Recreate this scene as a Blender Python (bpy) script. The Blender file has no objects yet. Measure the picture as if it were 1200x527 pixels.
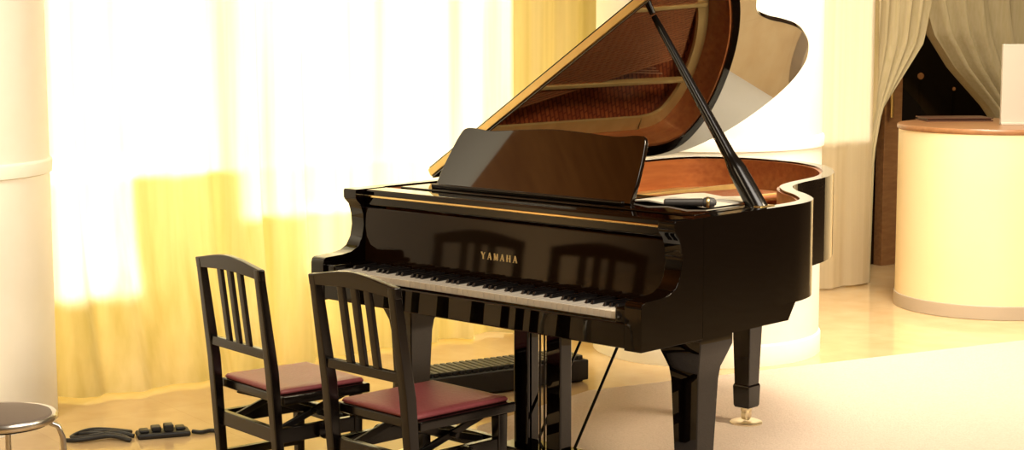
import bpy, bmesh, math, random
from mathutils import Vector, Matrix
random.seed(4)
C = bpy.context.scene.collection
# ---------------- camera
CX,CY,CH,CA,CP,CR,CF=4.6766,-3.9481,1.612,.7539,.1207,-.0019,2046.42
RT=Vector((math.cos(CA),math.sin(CA),0)); FH=Vector((-math.sin(CA),math.cos(CA),0)); ZZ=Vector((0,0,1))
FW=FH*math.cos(CP)-ZZ*math.sin(CP); UP=FH*math.sin(CP)+ZZ*math.cos(CP)
R2=RT*math.cos(CR)+UP*math.sin(CR); U2=-RT*math.sin(CR)+UP*math.cos(CR)
CAM=Vector((CX,CY,CH))
def ray(px,py): return FW*CF+R2*(px-600)-U2*(py-263.5)
def pt(px,py,z=0.0):
    d=ray(px,py); t=(z-CH)/d.z; return CAM+d*t
cd=bpy.data.cameras.new('camera'); cam=bpy.data.objects.new('camera',cd); C.objects.link(cam)
M=Matrix((R2,U2,-FW)).transposed().to_4x4(); M.translation=CAM; cam.matrix_world=M
cd.sensor_width=36; cd.sensor_fit='HORIZONTAL'; cd.lens=CF/1200*36; cd.clip_end=100
bpy.context.scene.camera=cam
bpy.context.scene.view_settings.view_transform='Standard'
# ---------------- materials
def mat(name,col,rough=.5,metal=0,ior=1.5,noise=None,bump=0,scale=20):
    m=bpy.data.materials.new(name); m.use_nodes=True; nt=m.node_tree; b=nt.nodes['Principled BSDF']
    b.inputs['Base Color'].default_value=(*col,1); b.inputs['Roughness'].default_value=rough
    b.inputs['Metallic'].default_value=metal; b.inputs['IOR'].default_value=ior
    if noise or bump:
        tc=nt.nodes.new('ShaderNodeTexCoord'); n=nt.nodes.new('ShaderNodeTexNoise'); n.inputs['Scale'].default_value=scale; n.inputs['Detail'].default_value=5
        nt.links.new(tc.outputs['Object'],n.inputs['Vector'])
        if noise:
            r=nt.nodes.new('ShaderNodeValToRGB'); r.color_ramp.elements[0].position=.35; r.color_ramp.elements[1].position=.65
            r.color_ramp.elements[0].color=(*col,1); r.color_ramp.elements[1].color=(*noise,1)
            nt.links.new(n.outputs['Fac'],r.inputs['Fac']); nt.links.new(r.outputs['Color'],b.inputs['Base Color'])
        if bump:
            bp=nt.nodes.new('ShaderNodeBump'); bp.inputs['Strength'].default_value=bump; bp.inputs['Distance'].default_value=.01
            nt.links.new(n.outputs['Fac'],bp.inputs['Height']); nt.links.new(bp.outputs['Normal'],b.inputs['Normal'])
    return m
def wood(name,c1,c2,rough=.25,stretch=(30,2,30)):
    m=bpy.data.materials.new(name); m.use_nodes=True; nt=m.node_tree; b=nt.nodes['Principled BSDF']
    tc=nt.nodes.new('ShaderNodeTexCoord'); mp=nt.nodes.new('ShaderNodeMapping'); mp.inputs['Scale'].default_value=stretch
    n=nt.nodes.new('ShaderNodeTexNoise'); n.inputs['Scale'].default_value=1.5; n.inputs['Detail'].default_value=6
    r=nt.nodes.new('ShaderNodeValToRGB'); r.color_ramp.elements[0].position=.3; r.color_ramp.elements[1].position=.7
    r.color_ramp.elements[0].color=(*c1,1); r.color_ramp.elements[1].color=(*c2,1)
    nt.links.new(tc.outputs['Object'],mp.inputs['Vector']); nt.links.new(mp.outputs['Vector'],n.inputs['Vector'])
    nt.links.new(n.outputs['Fac'],r.inputs['Fac']); nt.links.new(r.outputs['Color'],b.inputs['Base Color'])
    b.inputs['Roughness'].default_value=rough
    return m
def cloth(name,col,trans=.5,lo=.9,sc=60):
    m=bpy.data.materials.new(name); m.use_nodes=True; nt=m.node_tree; nt.nodes.clear()
    out=nt.nodes.new('ShaderNodeOutputMaterial'); d=nt.nodes.new('ShaderNodeBsdfDiffuse'); t=nt.nodes.new('ShaderNodeBsdfTranslucent'); mx=nt.nodes.new('ShaderNodeMixShader')
    tc=nt.nodes.new('ShaderNodeTexCoord'); mp=nt.nodes.new('ShaderNodeMapping'); mp.inputs['Scale'].default_value=(sc,sc,.35)
    n=nt.nodes.new('ShaderNodeTexNoise'); n.inputs['Scale'].default_value=1; n.inputs['Detail'].default_value=4; r=nt.nodes.new('ShaderNodeValToRGB')
    r.color_ramp.elements[0].position=.3; r.color_ramp.elements[1].position=.65
    r.color_ramp.elements[0].color=(col[0]*lo,col[1]*lo,col[2]*lo*lo,1); r.color_ramp.elements[1].color=(*col,1)  # darker vertical streaks put the shading of folds into the cloth colour
    nt.links.new(tc.outputs['Object'],mp.inputs['Vector']); nt.links.new(mp.outputs['Vector'],n.inputs['Vector']); nt.links.new(n.outputs['Fac'],r.inputs['Fac'])
    nt.links.new(r.outputs['Color'],d.inputs['Color']); nt.links.new(r.outputs['Color'],t.inputs['Color'])
    mx.inputs['Fac'].default_value=trans
    nt.links.new(d.outputs[0],mx.inputs[1]); nt.links.new(t.outputs[0],mx.inputs[2]); nt.links.new(mx.outputs[0],out.inputs['Surface'])
    return m
def emit(name,col,s):
    m=bpy.data.materials.new(name); m.use_nodes=True; b=m.node_tree.nodes['Principled BSDF']
    b.inputs['Emission Color'].default_value=(*col,1); b.inputs['Emission Strength'].default_value=s; return m
LAC=mat('black_lacquer',(.002,.001,.0008),.025,0,1.5)
FBL=mat('fallboard_lacquer',(.012,.0048,.0018),.07,0,1.38)
LID=mat('polished_lid_lacquer',(.006,.0025,.001),.02,0,2.25)
DESK=mat('music_desk_lacquer',(.006,.0025,.001),.03,0,1.6)
CHB=mat('black_chair_lacquer',(.004,.0025,.002),.2,0,1.5)
BRASS=mat('brass',(.95,.70,.28),.3,1)
STRIPB=mat('polished_brass',(.98,.76,.36),.12,1)
PALEB=mat('caster_metal',(.86,.76,.55),.3,1)
PALEG=mat('gold_letters',(.85,.64,.28),.4,.3)
GOLDP=mat('gold_plate_paint',(.82,.57,.21),.35,.4,1.5,(.74,.49,.17),0,12)
MAHOG=wood('mahogany',(.36,.10,.03),(.50,.17,.05),.3)
STEEL=mat('string_steel',(.60,.28,.15),.35,.6)
COPPER=mat('string_copper',(.60,.23,.09),.35,.6)
IVORY=mat('white_key',(.86,.79,.66),.2)
EBONY=mat('black_key',(.005,.004,.004),.3)
FELT=mat('red_felt',(.45,.03,.03),.9,0,1.4,None,.3,200)
PAD=mat('rose_burgundy_leather',(.28,.06,.068),.42,0,1.45,(.31,.07,.075),.12,90)
DARKST=mat('dark_steel',(.05,.045,.04),.35,.8)
CHROME=mat('chrome',(.64,.60,.54),.28,1)
VINYL=mat('taupe_vinyl',(.23,.18,.15),.65,0,1.4,None,.05,80)
RUB=mat('black_plastic',(.012,.011,.011),.5)
PAPER=mat('white_paper',(.90,.84,.68),.7)
PLAS=mat('warm_white_plaster',(.94,.90,.79),.6,0,1.4,(.92,.88,.76),.02,8)
SHEER=cloth('white_sheer_cloth',(.97,.93,.76),.86,.75,11)
SHEER2=cloth('dim_sheer_cloth',(.88,.78,.48),.6,.8,12)  # yellow tint puts the dimmer light of this stretch into the cloth
SHEER3=cloth('shaded_sheer_cloth',(.76,.66,.48),.6,.95)  # cloth darkened in colour to carry the shadow on this curtain
DRAPE=cloth('beige_drape_cloth',(.60,.50,.31),.14)
CNT=mat('cream_laminate',(.88,.72,.44),.35,0,1.45,(.86,.70,.42),0,3)
CNTB=mat('taupe_kick',(.45,.37,.28),.45)
CTOP=wood('counter_wood',(.26,.115,.045),(.36,.17,.07),.3,(2,25,25))
DOORW=wood('door_wood',(.20,.09,.035),(.28,.14,.055),.3)
AMBER=wood('amber_reflection_wood',(.34,.13,.03),(.50,.22,.06),.4,(2,2,12))  # for the unseen board added above the curtain for reflections
CARP=mat('beige_carpet',(.63,.515,.43),.95,0,1.4,(.56,.455,.37),.6,130)
PANEL=mat('beige_panel',(.60,.54,.44),.5)
MICG=mat('dark_mic_body',(.06,.055,.05),.35); MICM=mat('mic_mesh',(.12,.12,.12),.4,.7,1.5,None,.4,300)
LEATH=mat('brown_cover',(.08,.03,.015),.4)
NIGHTW=mat('night_dark',(.015,.008,.004),.7)  # dark tone standing for night beyond the glass
GLINTM=emit('glint_glow',(1,.40,.10),.4)  # glow of the globes added for reflections in the window
def soundmat():
    m=mat('spruce_soundboard',(.42,.12,.045),.35); nt=m.node_tree; b=nt.nodes['Principled BSDF']
    tc=nt.nodes.new('ShaderNodeTexCoord'); mp=nt.nodes.new('ShaderNodeMapping'); mp.inputs['Rotation'].default_value=(0,0,.6)
    br=nt.nodes.new('ShaderNodeTexBrick'); br.inputs['Scale'].default_value=1; br.inputs['Brick Width'].default_value=.05; br.inputs['Row Height'].default_value=.022; br.inputs['Mortar Size'].default_value=.004  # grid in the colour imitates the woven reflection pattern of the lid
    br.inputs['Color1'].default_value=(.54,.15,.045,1); br.inputs['Color2'].default_value=(.34,.08,.028,1); br.inputs['Mortar'].default_value=(.20,.04,.015,1)
    nt.links.new(tc.outputs['Object'],mp.inputs['Vector']); nt.links.new(mp.outputs[0],br.inputs['Vector']); nt.links.new(br.outputs['Color'],b.inputs['Base Color']); return m
SPRUCE=soundmat()
def glassmat():
    m=bpy.data.materials.new('window_glass'); m.use_nodes=True; nt=m.node_tree; nt.nodes.clear()
    out=nt.nodes.new('ShaderNodeOutputMaterial'); t=nt.nodes.new('ShaderNodeBsdfTransparent'); g=nt.nodes.new('ShaderNodeBsdfGlossy'); mx=nt.nodes.new('ShaderNodeMixShader')
    t.inputs['Color'].default_value=(.55,.5,.45,1); g.inputs['Roughness'].default_value=.03; mx.inputs['Fac'].default_value=.05
    nt.links.new(t.outputs[0],mx.inputs[1]); nt.links.new(g.outputs[0],mx.inputs[2]); nt.links.new(mx.outputs[0],out.inputs['Surface']); return m
GLASS=glassmat()
def floormat():
    m=mat('golden_marble_floor',(.72,.52,.28),.09); nt=m.node_tree; b=nt.nodes['Principled BSDF']
    tc=nt.nodes.new('ShaderNodeTexCoord'); mp=nt.nodes.new('ShaderNodeMapping'); mp.inputs['Rotation'].default_value=(0,0,.2)
    br=nt.nodes.new('ShaderNodeTexBrick'); br.offset=0; br.inputs['Scale'].default_value=1; br.inputs['Brick Width'].default_value=.6; br.inputs['Row Height'].default_value=.6
    br.inputs['Mortar Size'].default_value=.002; br.inputs['Color1'].default_value=(.67,.475,.25,1); br.inputs['Color2'].default_value=(.65,.455,.235,1); br.inputs['Mortar'].default_value=(.60,.415,.21,1)
    n=nt.nodes.new('ShaderNodeTexNoise'); n.inputs['Scale'].default_value=6; n.inputs['Detail'].default_value=8
    mx=nt.nodes.new('ShaderNodeMixRGB'); mx.blend_type='SOFT_LIGHT'; mx.inputs[0].default_value=.4
    nt.links.new(tc.outputs['Object'],mp.inputs['Vector']); nt.links.new(mp.outputs[0],br.inputs['Vector']); nt.links.new(tc.outputs['Object'],n.inputs['Vector'])
    nt.links.new(br.outputs['Color'],mx.inputs[1]); nt.links.new(n.outputs['Fac'],mx.inputs[2]); nt.links.new(mx.outputs[0],b.inputs['Base Color'])
    return m
FLOOR=floormat()
# ---------------- mesh helpers
def circ(c,r,n,ax='z'):
    o=[]
    for i in range(n):
        a=2*math.pi*i/n; u,v=r*math.cos(a),r*math.sin(a)
        o.append({'z':(c[0]+u,c[1]+v,c[2]),'x':(c[0],c[1]+u,c[2]+v),'y':(c[0]+v,c[1],c[2]+u)}[ax])
    return o
class MB:
    def __init__(s): s.bm=bmesh.new()
    def loft(s,rings,caps=True,closed=True):
        R=[[s.bm.verts.new(p) for p in r] for r in rings]; n=len(R[0])
        for a,b in zip(R,R[1:]):
            for i in range(n if closed else n-1):
                j=(i+1)%n; s.bm.faces.new((a[i],a[j],b[j],b[i]))
        if caps: s.bm.faces.new(R[0][::-1]); s.bm.faces.new(R[-1])
        return s
    def box(s,x0,x1,y0,y1,z0,z1):
        return s.loft([[(x0,y0,z),(x1,y0,z),(x1,y1,z),(x0,y1,z)] for z in (z0,z1)])
    def prism(s,pts,f0,f1): return s.loft([[f0(*p) for p in pts],[f1(*p) for p in pts]])
    def bar(s,p0,p1,w0,h0,w1=None,h1=None,up=(0,0,1)):
        p0,p1=Vector(p0),Vector(p1); t=(p1-p0).normalized(); sd=t.cross(Vector(up))
        if sd.length<1e-4: sd=t.cross(Vector((0,1,0)))
        sd.normalize(); u=sd.cross(t).normalized(); w1=w1 or w0; h1=h1 or h0
        def rg(p,w,h): return [p+sd*w/2+u*h/2,p-sd*w/2+u*h/2,p-sd*w/2-u*h/2,p+sd*w/2-u*h/2]
        return s.loft([rg(p0,w0,h0),rg(p1,w1,h1)])
    def tube(s,path,r,n=10):
        P=[Vector(p) for p in path]; rings=[]
        for i,p in enumerate(P):
            t=(P[min(i+1,len(P)-1)]-P[max(i-1,0)]).normalized()
            ref=Vector((0,0,1)) if abs(t.z)<.9 else Vector((0,1,0))
            a=t.cross(ref).normalized(); b=a.cross(t); rr=r[i] if isinstance(r,(list,tuple)) else r
            rings.append([p+a*rr*math.cos(k*2*math.pi/n)+b*rr*math.sin(k*2*math.pi/n) for k in range(n)])
        return s.loft(rings)
    def lathe(s,prof,c=(0,0,0),n=32,ax='z'):
        rings=[]
        for r,h in prof:
            cc={'z':(c[0],c[1],c[2]+h),'x':(c[0]+h,c[1],c[2]),'y':(c[0],c[1]+h,c[2])}[ax]
            rings.append(circ(cc,max(r,1e-4),n,ax))
        return s.loft(rings)
    def squares(s,cx,cy,prof):
        return s.loft([[(cx-w/2,cy-w/2,z),(cx+w/2,cy-w/2,z),(cx+w/2,cy+w/2,z),(cx-w/2,cy+w/2,z)] for z,w in prof])
    def build(s,name,m,parent=None,bevel=0,ang=40,seg=2):
        bmesh.ops.recalc_face_normals(s.bm,faces=s.bm.faces[:])
        me=bpy.data.meshes.new(name); s.bm.to_mesh(me); s.bm.free()
        for p in me.polygons: p.use_smooth=True
        me.set_sharp_from_angle(angle=math.radians(ang))
        o=bpy.data.objects.new(name,me); C.objects.link(o); me.materials.append(m)
        if parent: o.parent=parent
        if bevel:
            b=o.modifiers.new('bevel','BEVEL'); b.width=bevel; b.segments=seg; b.limit_method='ANGLE'; b.angle_limit=math.radians(40)
            wn=o.modifiers.new('normals','WEIGHTED_NORMAL'); wn.weight=100
        return o
def tag(o,label=None,cat=None,group=None,kind=None):
    for k,v in (('label',label),('category',cat),('group',group),('kind',kind)):
        if v: o[k]=v
    return o
def empty(name,loc,rz=0):
    o=bpy.data.objects.new(name,None); C.objects.link(o); o.location=loc; o.rotation_euler=(0,0,rz); o.empty_display_size=.1; return o
def copy_tree(o,parent=None):
    c=o.copy(); C.objects.link(c); c.parent=parent
    for ch in [x for x in bpy.data.objects if x.parent==o]: copy_tree(ch,c)
    return c
def spline(pts,n=8):
    P=[Vector(p) for p in pts]; out=[]
    for i in range(len(P)-1):
        a=P[max(i-1,0)];b=P[i];c=P[i+1];d=P[min(i+2,len(P)-1)]
        for k in range(n):
            t=k/n; out.append(.5*((2*b)+(c-a)*t+(2*a-5*b+4*c-d)*t*t+(3*b-a-3*c+d)*t**3))
    out.append(P[-1]); return out
# ---------------- wall frame of the curtain side
W0=pt(75,462); W1=pt(990,338); E=(W1-W0); E.z=0; E.normalize(); NR=Vector((E.y,-E.x,0))
if NR.dot(CAM-W0)<0: NR=-NR
def W(s,d,z): return W0+E*s+NR*d+Vector((0,0,z))
def hit(px,py,d=0):
    r=ray(px,py); t=((W0+NR*d)-CAM).dot(NR)/r.dot(NR); P=CAM+r*t; return (P-W0).dot(E),P.z
def S(px,d=0): return hit(px,263,d)[0]
# ---------------- setting
b=MB(); b.box(-9,12,-9,14,-.1,0); tag(b.build('floor',FLOOR),kind='structure')
sE=S(1018,-.5)
def wallbox(s0,s1,d0,d1,z0,z1):
    b=MB(); b.loft([[W(s0,d0,z),W(s1,d0,z),W(s1,d1,z),W(s0,d1,z)] for z in (z0,z1)]); return b
tag(wallbox(-7,sE,-.6,-.5,0,5).build('wall_left',PLAS),kind='structure')
tag(wallbox(-7,3.0,.14,.18,2.3,5).build('reflection_board',AMBER),kind='structure')  # unseen amber board added to tint the music desk's reflection
tag(wallbox(sE,sE+4,-.605,-.595,.0,3.6).build('window_1',GLASS),kind='structure')
tag(wallbox(sE-1,sE+6,-3.1,-3.0,.0,3.6).build('night_backdrop',NIGHTW),kind='structure')  # dark backdrop added to stand for the night outside
d0=S(1034,-.5); d1=S(1054,-.5)
dr=wallbox(d0,d1,-.57,-.5,.0,3.4).build('door_1',DOORW,None,.004); tag(dr,kind='structure')
tag(wallbox(sE+.0,d0-.12,-.57,-.51,0,3.4).build('trim_1',DOORW,None,.004),kind='structure')
hb=MB(); hb.tube([W(d0+.03,-.47,.95),W(d0+.03,-.47,1.25)],.012); hb.build('door_handle',BRASS,dr)
def window_glow(px,py,label,r_):
    s,z=hit(px,py,-2.4); o=empty('glint',W(s,-2.4,0)); tag(o,label,'window_glow')  # glowing globe added for an orange reflection in the glass
    MB().lathe([(.09,0),(.08,.02),(.018,.04),(.018,z-r_)],n=20).build('post',NIGHTW,o)
    MB().lathe([(.01,z-r_)]+[(r_*math.sin(a),z-r_*math.cos(a)) for a in [i*math.pi/10 for i in range(1,10)]]+[(.01,z+r_)],n=20).build('globe',GLINTM,o)
window_glow(1079,89,'small glowing orange lantern added behind the dark window for a reflection, nearer the left drape',.026)
window_glow(1118,104,'tiny dimmer orange lantern added behind the dark window for a reflection above the counter',.014)
def column(cpx,edgepx,basepy,label,plinth=True):
    cfl=pt(cpx,basepy); e=pt(edgepx,basepy); R=(e-cfl).length
    r=empty('round_column',cfl); tag(r,label,'column')
    MB().lathe([(R,.0),(R,3.6)],n=96).build('shaft',PLAS,r)
    zr=1.015
    MB().lathe([(R+.001,zr-.03),(R+.010,zr-.026),(R+.011,zr+.018),(R+.007,zr+.026),(R+.001,zr+.03)],n=96).build('chair_rail',PLAS,r)
    if plinth: MB().lathe([(R+.001,0),(R+.009,0),(R+.009,.09),(R+.005,.098),(R+.001,.10)],n=96).build('plinth',PLAS,r)
    return r
column(827,957,405,'thick round cream column standing behind the open piano')
column(-85,63,490,'round cream column at the left edge of the room beside the sheer curtain',False)
def sheet(name,s0,s1,z0,z1,d0,amp,wl,m,seed,nz=20,flare=0):
    rnd=random.Random(seed); ph=[rnd.uniform(0,6.28) for _ in range(5)]
    n=int((s1-s0)/wl*16); bm=bmesh.new(); g=[]
    for i in range(n+1):
        s=s0+(s1-s0)*i/n; col=[]
        for k in range(nz+1):
            t=k/nz; z=z0+(z1-z0)*t
            w=6.283*s/wl+1.3*math.sin(s*3.1+ph[0])+.7*math.sin(s*7.3+ph[1])+.25*math.sin(z*2+ph[2])
            d=d0+amp*(1.15-.4*t)*(math.sin(w)+.35*math.sin(2.3*w+ph[3]))*(.65+.35*math.sin(s*5+ph[4]))
            d+=flare*max(0,1-z/1.0)**2*max(0,1-abs(s-s0-.5)/1.3)
            col.append(bm.verts.new(W(s,d,z)))
        g.append(col)
    for a,c in zip(g,g[1:]):
        for k in range(nz): bm.faces.new((a[k],c[k],c[k+1],a[k+1]))
    me=bpy.data.meshes.new(name); bm.to_mesh(me); bm.free()
    for p in me.polygons: p.use_smooth=True
    me.materials.append(m); o=bpy.data.objects.new(name,me); C.objects.link(o); return o
tag(sheet('sheer_curtain',S(5),S(597),.015,3.2,0,.045,.26,SHEER,1,24,.20),'wide white sheer curtain hanging in folds behind the two chairs','curtain','sheer curtains along the wall')
tag(sheet('sheer_curtain',S(597)+.01,S(800),.015,3.2,-.06,.03,.2,SHEER2,2),'sheer curtain panel with dimness tinted yellow behind the raised piano lid','curtain','sheer curtains along the wall')
tag(sheet('sheer_curtain',S(930),S(1021),.015,3.2,0,.014,.22,SHEER3,3),'narrow sheer curtain with shade in its tint between the round column and the dark doorway','curtain','sheer curtains along the wall')
def drape(edgeL,edgeR,label,seed,folds,dd):
    bm=bmesh.new(); g=[]; nz=30; nx=folds*10
    for k in range(nz+1):
        f=k/nz*(len(edgeL)-1); i=min(int(f),len(edgeL)-2); t=f-i
        pyv=edgeL[i][0]*(1-t)+edgeL[i+1][0]*t
        a=edgeL[i][1]*(1-t)+edgeL[i+1][1]*t; c=edgeR[i][1]*(1-t)+edgeR[i+1][1]*t
        row=[]
        for j in range(nx+1):
            u=j/nx; px=a+(c-a)*u; s,z=hit(px,pyv,dd)
            d=dd+.05*math.sin(u*folds*6.283+seed)+.02*math.sin(u*folds*14+k*.1)
            row.append(bm.verts.new(W(s,d,z)))
        g.append(row)
    for a,c in zip(g,g[1:]):
        for j in range(nx): bm.faces.new((a[j],a[j+1],c[j+1],c[j]))
    me=bpy.data.meshes.new('drape'); bm.to_mesh(me); bm.free()
    for p in me.polygons: p.use_smooth=True
    me.materials.append(DRAPE); o=bpy.data.objects.new('drape',me); C.objects.link(o)
    return tag(o,label,'curtain','tied back drapes at the dark window')
drape([(-150,1015),(-60,1018),(0,1022),(50,1021),(90,1020),(130,1018),(180,1008),(337,998)],[(-150,1098),(-60,1090),(0,1083),(40,1074),(80,1050),(130,1026),(180,1018),(337,1014)],'left beige drape swept to the left of the dark doorway',1,5,-.13)
drape([(-150,1060),(-60,1068),(0,1075),(40,1085),(80,1110),(130,1155),(180,1178),(337,1175)],[(-150,1320),(-60,1310),(0,1300),(40,1295),(80,1280),(130,1260),(180,1250),(337,1250)],'right beige drape swept to the right above the round-ended counter',2,9,-.36)
cb=MB(); pts=[pt(1330,384),pt(690,458),pt(560,500),pt(480,640),pt(700,1500),pt(2600,1500)]
pts=[Vector((p.x,p.y,0)) for p in pts]
cb.loft([[(p.x,p.y,z) for p in pts] for z in (.0005,.0035)]); tag(cb.build('carpet',CARP),'pale beige carpet covering the floor at right under the piano','carpet')
# ---------------- counter
cc=pt(1157,357); ang=CA
def stadium(r,L,z,n=24):
    o=[]
    for i in range(n+1):
        a=math.pi/2+math.pi*i/n; o.append((r*math.cos(a),r*math.sin(a),z))
    o+=[(L,-r,z),(L,r,z)]
    return o
RC=(pt(1050,357)-cc).length
k=empty('reception_counter',cc,ang); tag(k,'cream round-ended counter with a brown wooden top','counter')
HT=1.005
MB().loft([stadium(RC,.9,.075),stadium(RC,.9,HT-.028)]).build('body',CNT,k)
MB().loft([stadium(RC+.006,.9,0),stadium(RC+.006,.9,.075)]).build('kick_band',CNTB,k,.004)
MB().loft([stadium(RC+.003,.92,HT-.028),stadium(RC+.008,.92,HT-.022),stadium(RC+.008,.92,HT-.006),stadium(RC+.003,.92,HT)]).build('wood_top',CTOP,k)
p=pt(1226,146,HT); m=empty('upright_panel',p,ang); tag(m,'plain pale beige upright panel standing on the counter at the right edge','panel')
MB().box(-.25,.25,-.014,.014,.0,.435).build('board',PANEL,m,.003)
MB().box(-.25,.25,-.022,.022,.0,.012).build('base_rail',PANEL,m,.002)
m=empty('folder',pt(1118,141,HT),ang+.05); tag(m,'flat dark brown folder lying on the counter top','folder')
MB().box(-.19,.19,-.11,.11,0,.006).build('cover',LEATH,m,.001); MB().box(-.18,.18,-.1,.1,.006,.014).build('page_stack',LEATH,m); MB().box(-.19,.19,-.11,.11,.014,.02).build('cover',LEATH,m,.001)
# ---------------- GRAND PIANO
G=empty('grand_piano',(0,0,.0036)); tag(G,'glossy black grand piano with its lid propped wide open','piano')
uy=[(0,.30),(0,.5),(0,.74),(.010,.86),(.05,.97),(.145,1.08),(.265,1.185),(.355,1.30),(.402,1.43),(.428,1.56),(.462,1.69),(.52,1.82),(.605,1.95),(.735,2.09),(.90,2.19),(1.08,2.235),(1.27,2.225),(1.41,2.15),(1.47,2.05),(1.49,1.93)]
OUT=spline([(1.49-u,y,0) for u,y in uy],8)+[Vector((0,1.5,0)),Vector((0,1.0,0)),Vector((0,.6,0)),Vector((0,.30,0))]
def off(P,d):
    o=[]
    for i,p in enumerate(P):
        t=P[min(i+1,len(P)-1)]-P[max(i-1,0)]; t.normalize(); o.append(p+Vector((-t.y,t.x,0))*d)
    return o
def strip(d0,d1,z0,z1):
    A,B=off(OUT,d0),off(OUT,d1)
    return MB().loft([[(a.x,a.y,z0),(a.x,a.y,z1),(c.x,c.y,z1),(c.x,c.y,z0)] for a,c in zip(A,B)])
strip(0,.045,.668,.99).build('rim',LAC,G)
strip(.0455,.056,.70,.982).build('inner_rim',MAHOG,G)
I=off(OUT,.056)
MB().loft([[(p.x,p.y,z) for p in I] for z in (.775,.785)]).build('soundboard',SPRUCE,G)
strip(.057,.12,.845,.86).build('iron_plate',GOLDP,G,.003)
MB().box(.058,1.432,.32,.60,.84,.868).build('pin_block_plate',GOLDP,G,.003)
for x0,x1,y1 in ((.30,.30,2.1),(.58,.66,2.05),(.88,.92,1.60),(1.14,1.15,1.10)):
    MB().bar((x0,.58,.882),(x1,y1,.87),.018,.03).build('plate_strut',GOLDP,G,.004)
sb=MB()
for i in range(80):
    t=i/79; x=.40+t*.97; ye=1.95-1.10*t**.8
    sb.bar((x,.52,.872),(x-.06*(1-t)-.01,ye,.862),.0042,.003)
o=sb.build('strings',STEEL,G); o['kind']='stuff'
sb=MB()
for i in range(30):
    t=i/29; sb.bar((.09+.33*t,.52,.884),(.42+.32*t,2.02-.05*t,.878),.0055,.004)
o=sb.build('bass_strings',COPPER,G); o['kind']='stuff'
MB().prism([(0.6,1.86),(.70,1.68),(.90,1.36),(1.08,1.06),(1.36,.80),(1.38,.82),(1.11,1.09),(.93,1.39),(.73,1.71),(.62,1.88)],lambda x,y:(x,y,.786),lambda x,y:(x,y,.845)).build('bridge',MAHOG,G)
MB().box(.08,1.40,.60,.625,.869,.882).build('felt_strip',FELT,G)
d0=MB().box(-.006,.006,-.03,.03,.885,.93).build('damper',EBONY,G,.002); d0.location=(.10,.70,0)
for i in range(1,66):
    c=d0.copy(); C.objects.link(c); c.parent=G; c.location=(.10+i*.0192,.70+.02*math.sin(i*.05),0)
ZB=.613
def kb(y1): return ((.066,.024),(1.424,.024),(1.424,.301),(1.49,.301),(1.49,y1),(0,y1),(0,.301),(.066,.301))
MB().loft([[(x,y,z) for x,y in kb(yy)] for z,yy in ((ZB,.76),(.668,.80))]).build('keybed',LAC,G)
arm=[(0,ZB),(0,.742),(.004,.755),(.014,.762),(.09,.765),(.135,.772),(.165,.788),(.184,.818),(.193,.86),(.190,.90),(.178,.935),(.160,.952),(.156,.96),(.156,.986),(.160,.99),(.30,.99),(.30,ZB)]
for x0,x1 in ((0,.065),(1.425,1.49)):
    MB().prism(arm,lambda y,z:(x0,y,z),lambda y,z:(x1,y,z)).build('arm',LAC,G,.0012,30)
KX=.112; KW=1.49-2*KX; kw=KW/52; KZ=-.014
for x0,x1 in ((.065,KX),(1.49-KX,1.425)):
    MB().box(x0,x1,.012,.19,.65,.738).build('key_block',LAC,G,.006)
MB().box(.066,1.424,.002,.0235,ZB+.005,.694).build('key_slip',LAC,G,.004)
wk=MB().box(.0004,kw-.0006,0,.155,.712,.735).build('white_key',IVORY,G,.0012); wk.location=(KX,.026,KZ)
bk=MB().loft([[(-.0055,.05,.735),(.0055,.05,.735),(.0055,.16,.735),(-.0055,.16,.735)],[(-.0045,.058,.747),(.0045,.058,.747),(.0045,.16,.747),(-.0045,.16,.747)]]).build('black_key',EBONY,G,.001); bk.location=(KX+kw,.026,KZ)
for i in range(52):
    if i:
        c=wk.copy(); C.objects.link(c); c.parent=G; c.location=(KX+kw*i,.026,KZ)
    if i and i<51 and 'ABCDEFG'[i%7] in 'ACDFG':
        c=bk.copy(); C.objects.link(c); c.parent=G; c.location=(KX+kw*(i+1),.026,KZ)
FB=[(.194,.724),(.1955,.79),(.1985,.925),(.238,.925),(.238,.724)]
MB().prism(FB,lambda y,z:(.066,y,z),lambda y,z:(1.424,y,z)).build('fallboard',FBL,G,.004)
L={'Y':[(.05,1,.5,.46,.2),(.95,1,.5,.46,.09),(.5,.5,.5,0,.2),(-.1,.98,.28,.98,.06),(.72,.98,1.1,.98,.06),(.3,.02,.7,.02,.06)],
 'A':[(.5,1,.08,0,.09),(.5,1,.9,0,.2),(.25,.33,.72,.33,.07),(-.06,.02,.24,.02,.06),(.7,.02,1.06,.02,.06)],
 'M':[(.1,0,.1,1,.09),(.1,1,.5,.05,.2),(.5,.05,.9,1,.09),(.9,1,.9,0,.2),(-.05,.02,.25,.02,.06),(.72,.02,1.08,.02,.06)],
 'H':[(.15,0,.15,1,.2),(.85,0,.85,1,.2),(.15,.5,.85,.5,.07),(-.02,.98,.32,.98,.06),(-.02,.02,.32,.02,.06),(.68,.98,1.02,.98,.06),(.68,.02,1.02,.02,.06)]}
tb=MB(); h=.0225; w=.0172
def fbp(x,zz,dd):
    t=(zz-.79)/.135
    return (x,.1955+.003*t+dd,zz)
for i,ch in enumerate('YAMAHA'):
    ox=.726-.08+i*.0290
    for x0,y0,x1,y1,sw in L[ch]:
        a=Vector((ox+x0*w,.795+y0*h)); c=Vector((ox+x1*w,.795+y1*h)); t=(c-a).normalized(); nn=Vector((-t.y,t.x))*sw*w*.78
        q4=[a+nn,a-nn,c-nn,c+nn]
        tb.loft([[fbp(p.x,p.y,-.0003) for p in q4],[fbp(p.x,p.y,-.0015) for p in q4]])
tb.build('lettering',PALEG,G)
MB().box(.066,1.424,.200,.30,.93,.988).build('front_rail',LAC,G,.008,40,3)
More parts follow.
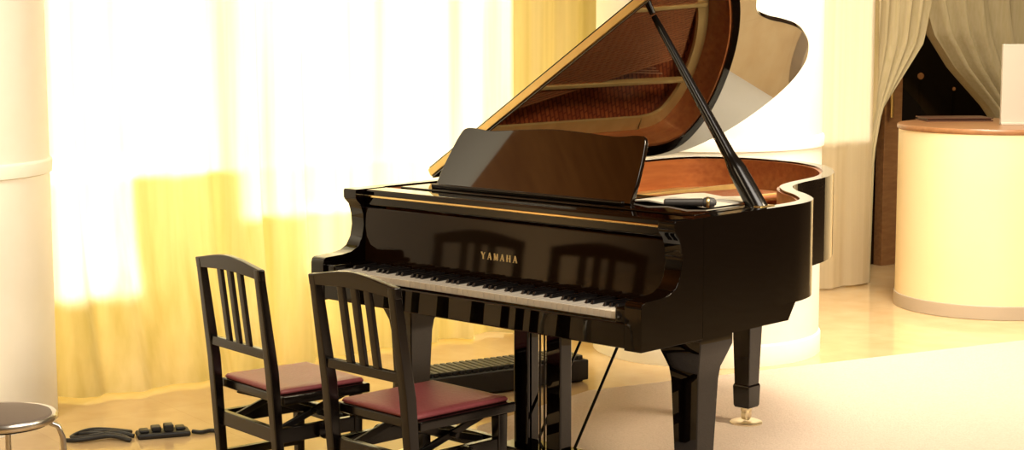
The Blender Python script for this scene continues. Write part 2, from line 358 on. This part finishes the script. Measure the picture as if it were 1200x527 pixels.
MB().box(.067,1.423,.194,.202,.961,.969).build('brass_strip',STRIPB,G,.002)
DX=-.078
top=spline([(.275,0,0),(.285,.08,0),(.315,.20,0),(.35,.232,0),(.46,.226,0),(.60,.236,0),(.745,.245,0),(.89,.240,0),(1.03,.232,0),(1.13,.240,0),(1.165,.222,0),(1.18,.10,0),(1.18,0,0)],5)
def dk(o): return lambda x,hh:(x+DX,.42+.42*hh+o*.9,.992+.9*hh-o*.42)
MB().prism([(p.x,p.y) for p in top],dk(0),dk(.018)).build('music_desk',DESK,G,.003)
MB().box(.10,1.425,.34,.70,.974,.990).build('desk_shelf',LAC,G,.004)
MB().box(.30+DX,1.18+DX,.375,.392,.990,1.005).build('desk_ledge',LAC,G,.003)
for x in (.14,1.38):
    MB().box(x-.03,x+.03,.30,.60,.955,.973).build('desk_rail',LAC,G,.003)
# lid
TH=math.radians(32.3)
lo=[p for p in off(OUT,-.012) if p.y>.601]
ring=[(1.502,.60)]+[(p.x,p.y) for p in lo]+[(-.012,.60)]
ring=[(max(x,-.002),y) for x,y in ring]
lid=MB().prism(ring,lambda x,y:(x,y,0),lambda x,y:(x,y,.022)).build('lid',LID,G,.003)
lid.location=(0,0,.996); lid.rotation_euler=(0,-TH,0)
MB().prism([(0,.603),(1.50,.603),(1.50,.80),(1.47,.94),(1.40,1.02),(0,1.02)],lambda x,y:(x,y,.024),lambda x,y:(x,y,.046)).build('lid_flap',LAC,lid,.003)
MB().box(.0,1.50,.592,.603,.008,.036).build('flap_hinge',BRASS,lid,.002)
for y in (.75,1.3,1.75):
    MB().tube([(-.008,y-.05,.0),(-.008,y+.05,.0)],.009).build('lid_hinge',BRASS,lid)
pu,py_=1.13,.715
ptop=Vector((pu*math.cos(TH)+.004,py_,.996+pu*math.sin(TH)-.004)); pbot=Vector((1.440,.68,.955))
fr=[0,.03,.05,.22,.25,.27,.30,.6,.93,.95,1]; rr=[.029,.033,.033,.031,.028,.024,.021,.016,.012,.012,.010]
MB().tube([pbot.lerp(ptop,f) for f in fr],rr,16).build('prop_stick',CHB,G)
MB().box(1.43,1.46,.64,.72,.93,.993).build('prop_bracket',BRASS,G,.003)
def leg(x,y,k=1):
    l=MB().squares(x,y,[(ZB,.17*k),(.575,.17*k),(.545,.15*k),(.50,.118*k),(.46,.108*k),(.12,.082*k),(.10,.082*k)]).build('leg',LAC,G,.004,25)
    MB().squares(x,y,[(.16,.088*k),(.15,.096*k),(.075,.09*k),(.065,.08*k)]).build('leg_cuff',LAC,l,.003)
    MB().lathe([(.024,.068),(.022,.05),(.018,.045)],(x,y,0),24).build('caster_socket',PALEB,l)
    MB().lathe([(.018,-.012),(.022,-.010),(.022,.010),(.018,.012)],(x,y,.034),24,'x').build('caster',PALEB,l)
    MB().lathe([(.064,.0),(.064,.006),(.05,.012),(.026,.010)],(x,y,0),32).build('caster_cup',PALEB,l)
leg(.11,.38); leg(1.385,.40); leg(.725,1.61,.82)
MB().box(.6,.86,1.5,1.72,ZB,.70).build('leg_block',LAC,G,.006)
for y in (1.0,1.35): MB().box(.05,1.25 if y<1.2 else 1.02,y-.04,y+.04,.67,.77).build('beam',CHB,G,.004)
MB().box(.60,.89,.33,.47,.57,ZB).build('lyre_block',LAC,G,.005)
for x in (.67,.82): MB().box(x-.033,x+.033,.36,.42,.12,.57).build('lyre_post',LAC,G,.006)
bx=MB().box(.58,.91,.32,.47,.05,.13).build('pedal_box',LAC,G,.008)
for x in (.66,.745,.83):
    MB().loft([[(x-.012,.33,.062),(x+.012,.33,.062),(x+.012,.33,.072),(x-.012,.33,.072)],[(x-.022,.22,.055),(x+.022,.22,.055),(x+.022,.22,.065),(x-.022,.22,.065)],[(x-.014,.19,.052),(x+.014,.19,.052),(x+.014,.19,.06),(x-.014,.19,.06)]]).build('pedal',BRASS,bx,.003)
for x in (.725,.745,.765): MB().tube([(x,.40,.12),(x,.40,.60)],.0035).build('pedal_rod',DARKST,G)
for x in (.66,.83): MB().tube([(x,.44,.10),(x,.82,.64)],.0055).build('lyre_brace',LAC,G)
# things on the piano
ps=empty('sheet_music',(1.20,.60,.9955),.0); tag(ps,'open white sheet music lying flat beside the music desk','sheet music')
for sx in (-1,1):
    MB().loft([[(0,-.11,0.),(sx*.08,-.11,.006),(sx*.155,-.11,.001),(sx*.155,.19,.001),(sx*.08,.19,.006),(0,.19,0.)],[(0,-.11,0.004),(sx*.08,-.11,.011),(sx*.155,-.11,.004),(sx*.155,.19,.004),(sx*.08,.19,.011),(0,.19,0.004)]]).build('page',PAPER,ps)
mc=empty('microphone',pt(808,237,1.026),CA-.05); tag(mc,'dark wireless microphone lying on the white sheet music','microphone'); mc.scale=(.8,.7,.7)
MB().lathe([(.010,-.10),(.016,-.095),(.017,-.02),(.019,.05),(.014,.052)],n=24,ax='x').build('body',MICG,mc)
MB().lathe([(.015,.05),(.022,.058),(.024,.075),(.020,.095),(.01,.104),(.001,.105)],n=24,ax='x').build('grille',MICM,mc)
MB().lathe([(.0245,.064),(.0255,.066),(.0255,.074),(.0245,.076)],n=24,ax='x').build('ring',BRASS,mc)
# ---------------- chairs
def make_chair():
    r=empty('piano_chair',(0,0,0))
    yb=lambda z:-.20-(max(z-.44,0))*.13+ (0.03*(1-z/.44) if z<.44 else 0)
    hw=.182; q=-.068
    for sx in (-1,1):
        prof=[(0.0,.030),(.25,.034),(.44,.036),(.62,.032),(.79,.028)]
        MB().loft([[(sx*hw-w/2,yb(z)-w/2,z),(sx*hw+w/2,yb(z)-w/2,z),(sx*hw+w/2,yb(z)+w/2,z),(sx*hw-w/2,yb(z)+w/2,z)] for z,w in prof]).build('rear_leg',CHB,r,.004)
        MB().squares(sx*.175,.15,[(0,.028),(.33,.036)]).build('front_leg',CHB,r,.004)
    up=[]; lo_=[]
    for i in range(17):
        x=-.20+.40*i/16; a=abs(x)/.2
        up.append((x,.803+.014*math.cos(a*math.pi*.75)-.004*a)); lo_.append((x,.752+.012*math.cos(a*math.pi/2)))
    pts=up+lo_[::-1]
    MB().prism(pts,lambda x,z:(x,yb(z)-.013,z),lambda x,z:(x,yb(z)+.013,z)).build('crest_rail',CHB,r,.004)
    MB().box(-.17,.17,yb(.505)-.011,yb(.505)+.011,.485,.517).build('back_rail',CHB,r,.003)
    for x in (-.062,0,.062):
        MB().loft([[(x-.014,yb(z)-.007,z),(x+.014,yb(z)-.007,z),(x+.014,yb(z)+.007,z),(x-.014,yb(z)+.007,z)] for z in (.512,.77)]).build('slat',CHB,r,.003)
    MB().box(-.195,.195,-.165,.20,.395+q,.428+q).build('seat_frame',CHB,r,.006)
    MB().loft([[(sx*x,yy,z+q) for sx,yy in ((-1,-.160+i),(1,-.160+i),(1,.185-i),(-1,.185-i))] for x,i,z in ((.172,.0,.428),(.176,-.004,.436),(.170,.004,.445),(.15,.02,.449))]).build('seat_pad',PAD,r,.004,60,3)
    for sx in (-1,1):
        MB().box(sx*.175-.012,sx*.175+.012,-.18,.15,.20,.25).build('side_rail',CHB,r,.003)
        MB().box(sx*.175-.012,sx*.175+.012,-.17,.15,.08,.11).build('stretcher',CHB,r,.003)
        MB().bar((sx*.13,-.15,.23),(sx*.13,.15,.328),.012,.022).build('lift_arm',DARKST,r,.002)
        MB().bar((sx*.11,.15,.23),(sx*.11,-.15,.328),.012,.022).build('lift_arm',DARKST,r,.002)
        MB().lathe([(.012,0),(.028,.004),(.028,.018),(.012,.022)],(sx*.188 if sx>0 else -.21,0,.225),20,'x').build('height_knob',CHB,r)
    for y in (-.175,.15): MB().box(-.165,.165,y-.012,y+.012,.20,.25).build('cross_rail',CHB,r,.003)
    MB().tube([(-.16,0,.28),(.16,0,.28)],.008).build('lift_rod',DARKST,r)
    return r
ch=make_chair(); ch2=copy_tree(ch)
for o,a,c,lab,dz,sc in ((ch,(228,299),(311,317),'black piano chair with burgundy seat, farther left, in front of the sheer curtain',0,(1.05,.95,1)),(ch2,(371,322),(459,337),'black piano chair with burgundy seat nearer the middle of the keyboard',.0036,(1.06,1.13,1))):
    A=pt(*a,.79); B=pt(*c,.79); d=B-A; rz=math.atan2(d.y,d.x); mid=(A+B)/2
    loc=mid-Matrix.Rotation(rz,3,'Z')@Vector((0,-.2455*sc[1],0)); o.location=(loc.x,loc.y,dz); o.rotation_euler=(0,0,rz); o.scale=sc
    tag(o,lab,'chair','piano chairs at the keyboard')
# ---------------- stool
st=empty('round_stool',pt(-2,484,.45)); st.location.z=0; tag(st,'round chrome stool with taupe seat beside the left column','stool')
MB().lathe([(.150,.435),(.153,.442),(.150,.449),(.135,.452),(.001,.453)],n=48).build('seat_pad',VINYL,st)
MB().lathe([(.145,.425),(.164,.426),(.169,.432),(.169,.442),(.164,.448),(.154,.443)],n=48).build('seat_ring',CHROME,st)
MB().lathe([(.10,.415),(.148,.418),(.148,.436),(.10,.436)],n=48).build('seat_base',RUB,st)
for i in range(4):
    a=CA+.15+i*math.pi/2
    c_,s_=math.cos(a),math.sin(a)
    MB().tube([(c_*.14,s_*.14,.42),(c_*.17,s_*.17,.405),(c_*.182,s_*.182,.37),(c_*.195,s_*.195,.01)],.009).build('leg',CHROME,st)
MB().tube([(.188*math.cos(t*.2618),.188*math.sin(t*.2618),.14) for t in range(25)],.007).build('foot_ring',CHROME,st)
# ---------------- floor things
A=pt(160,513); B=pt(222,508); d=B-A; ps_=empty('power_strip',(A+B)/2,math.atan2(d.y,d.x)); tag(ps_,'black power strip among cables on the golden floor left of the chairs','power strip')
ln=d.length/2
MB().box(-ln,ln,-.045,.045,0,.022).build('housing',RUB,ps_,.008)
for i in range(4): MB().box(-ln*.72+i*ln*.46-.018,-ln*.72+i*ln*.46+.018,-.03+.01*(i%2),.02+.01*(i%2),.022,.034+.007*(i%3)).build('plug',RUB,ps_,.005)
scr=[pt(x,y)+Vector((0,0,.008+.005*(i%3))) for i,(x,y) in enumerate(((78,518),(96,519),(130,516),(152,518),(140,514),(108,513),(92,511),(118,509),(146,511),(152,508),(128,507),(104,509),(84,514),(100,516),(134,512),(157,513)))]
tag(MB().tube(spline(scr,5),.0085).build('power_cable',RUB),'long black cable spread in a low flat tangle beside the stool','cable','black cables on the floor')
scr=[pt(x,y)+Vector((0,0,.0095)) for i,(x,y) in enumerate(((226,508),(236,509),(247,507),(262,508)))]
tag(MB().tube(spline(scr,6),.0085).build('power_cable',RUB),'short black cable running from the power strip toward the left chair','cable','black cables on the floor')
A=pt(492,474); B=pt(690,447); d=B-A; fbx=empty('floor_box',(A+B)/2,math.atan2(d.y,d.x)); tag(fbx,'long low black ridged box on the floor under the piano','floor unit')
ln=d.length/2
MB().box(-ln,ln,0,.24,0.01,.10).build('housing',RUB,fbx,.006)
for i in range(26):
    x=-ln+.03+i*(2*ln-.06)/25; MB().box(x-.012,x+.012,.02,.2,.10,.118).build('rib',RUB,fbx,.004)
for sx in (-1,1): MB().box(sx*ln*.9-.03,sx*ln*.9+.03,.03,.2,0,.012).build('foot',RUB,fbx)
# ---------------- lights
wd=bpy.data.worlds.new('world'); bpy.context.scene.world=wd; wd.use_nodes=True
wd.node_tree.nodes['Background'].inputs['Color'].default_value=(1,.62,.32,1); wd.node_tree.nodes['Background'].inputs['Strength'].default_value=.10
def area(name,loc,tgt,sx,sy,p,col,spread=180):
    l=bpy.data.lights.new(name,'AREA'); l.shape='RECTANGLE'; l.size=sx; l.size_y=sy; l.energy=p; l.color=col; l.spread=math.radians(spread)
    o=bpy.data.objects.new(name,l); C.objects.link(o); o.location=loc; o.rotation_euler=(Vector(tgt)-Vector(loc)).to_track_quat('-Z','Y').to_euler(); return o
def back(px0,px1,py0,py1,wm2,col,spread=34,d=-.115):
    s0,z1=hit(px0,py0); s1,z0=hit(px1,py1); z0=max(z0,.05)
    z1=hit((px0+px1)/2,py0)[1]
    w,h=s1-s0,z1-z0
    area('added_backlight',W((s0+s1)/2,d,(z0+z1)/2),W((s0+s1)/2,0,(z0+z1)/2),w,h,wm2*w*h,col,spread)  # added light behind the cloth, no source seen; shapes its white and yellow areas
back(30,597,-120,470,2.5,(1,.64,.022),180,-.3)
back(600,730,-120,470,2.4,(1,.76,.32),180,-.35)
back(10,592,-150,181,6.0,(1,.97,.96))
back(40,158,185,342,5.8,(1,.97,.96))
back(278,592,185,232,5.2,(1,.97,.94))
back(350,560,232,300,2.2,(1,.94,.80))
back(950,1020,-150,165,5,(1,.95,.84))
area('overhead_key',(3.6,-.4,3.5),(2.4,.7,0),2.0,2.0,128,(1,.90,.77))  # added key light overhead; no ceiling fixture seen
area('counter_fill',pt(1110,480)+Vector((0,0,3.4)),pt(1130,390),1.4,1.4,80,(1,.89,.70),110)  # fill added over the counter, no fixture seen
area('drape_fill',W(S(1100),1.6,3.2),W(S(1090),-.2,1.7),.6,.6,14,(1,.84,.58),110)  # small fill added to brighten the drapes
area('lid_reflection_fill',(.3,3.7,3.4),(.2,3.8,0),.5,.5,12,(1,.93,.80),70)  # fill added to brighten the floor mirrored in the lid's tail
area('front_fill',(.6,-4.4,3.8),(-.8,-1.9,.2),1.2,1.2,34,(1,.80,.52))  # fill added from the front, out of view
area('fallboard_fill',(.3,-4.6,2.8),(-2.2,-4.35,.5),.5,.5,12,(1,.66,.32),40)  # narrow fill added for what the fallboard mirrors
area('desk_reflection_fill',(.6,-2.6,3.4),(-1.8,-2.4,3.6),.8,.8,22,(1,.66,.34),110)  # orange fill added for what the glossy music desk mirrors
area('interior_fill',(4.0,2.2,3.3),(.8,1.2,.8),.8,.8,56,(1,.82,.56),90)  # fill added to light the piano interior mirrored in the lid
area('left_column_fill',(.3,-2.9,2.8),tuple(pt(10,330)),.6,.6,40,(1,.90,.72),90)  # fill added to brighten the left column
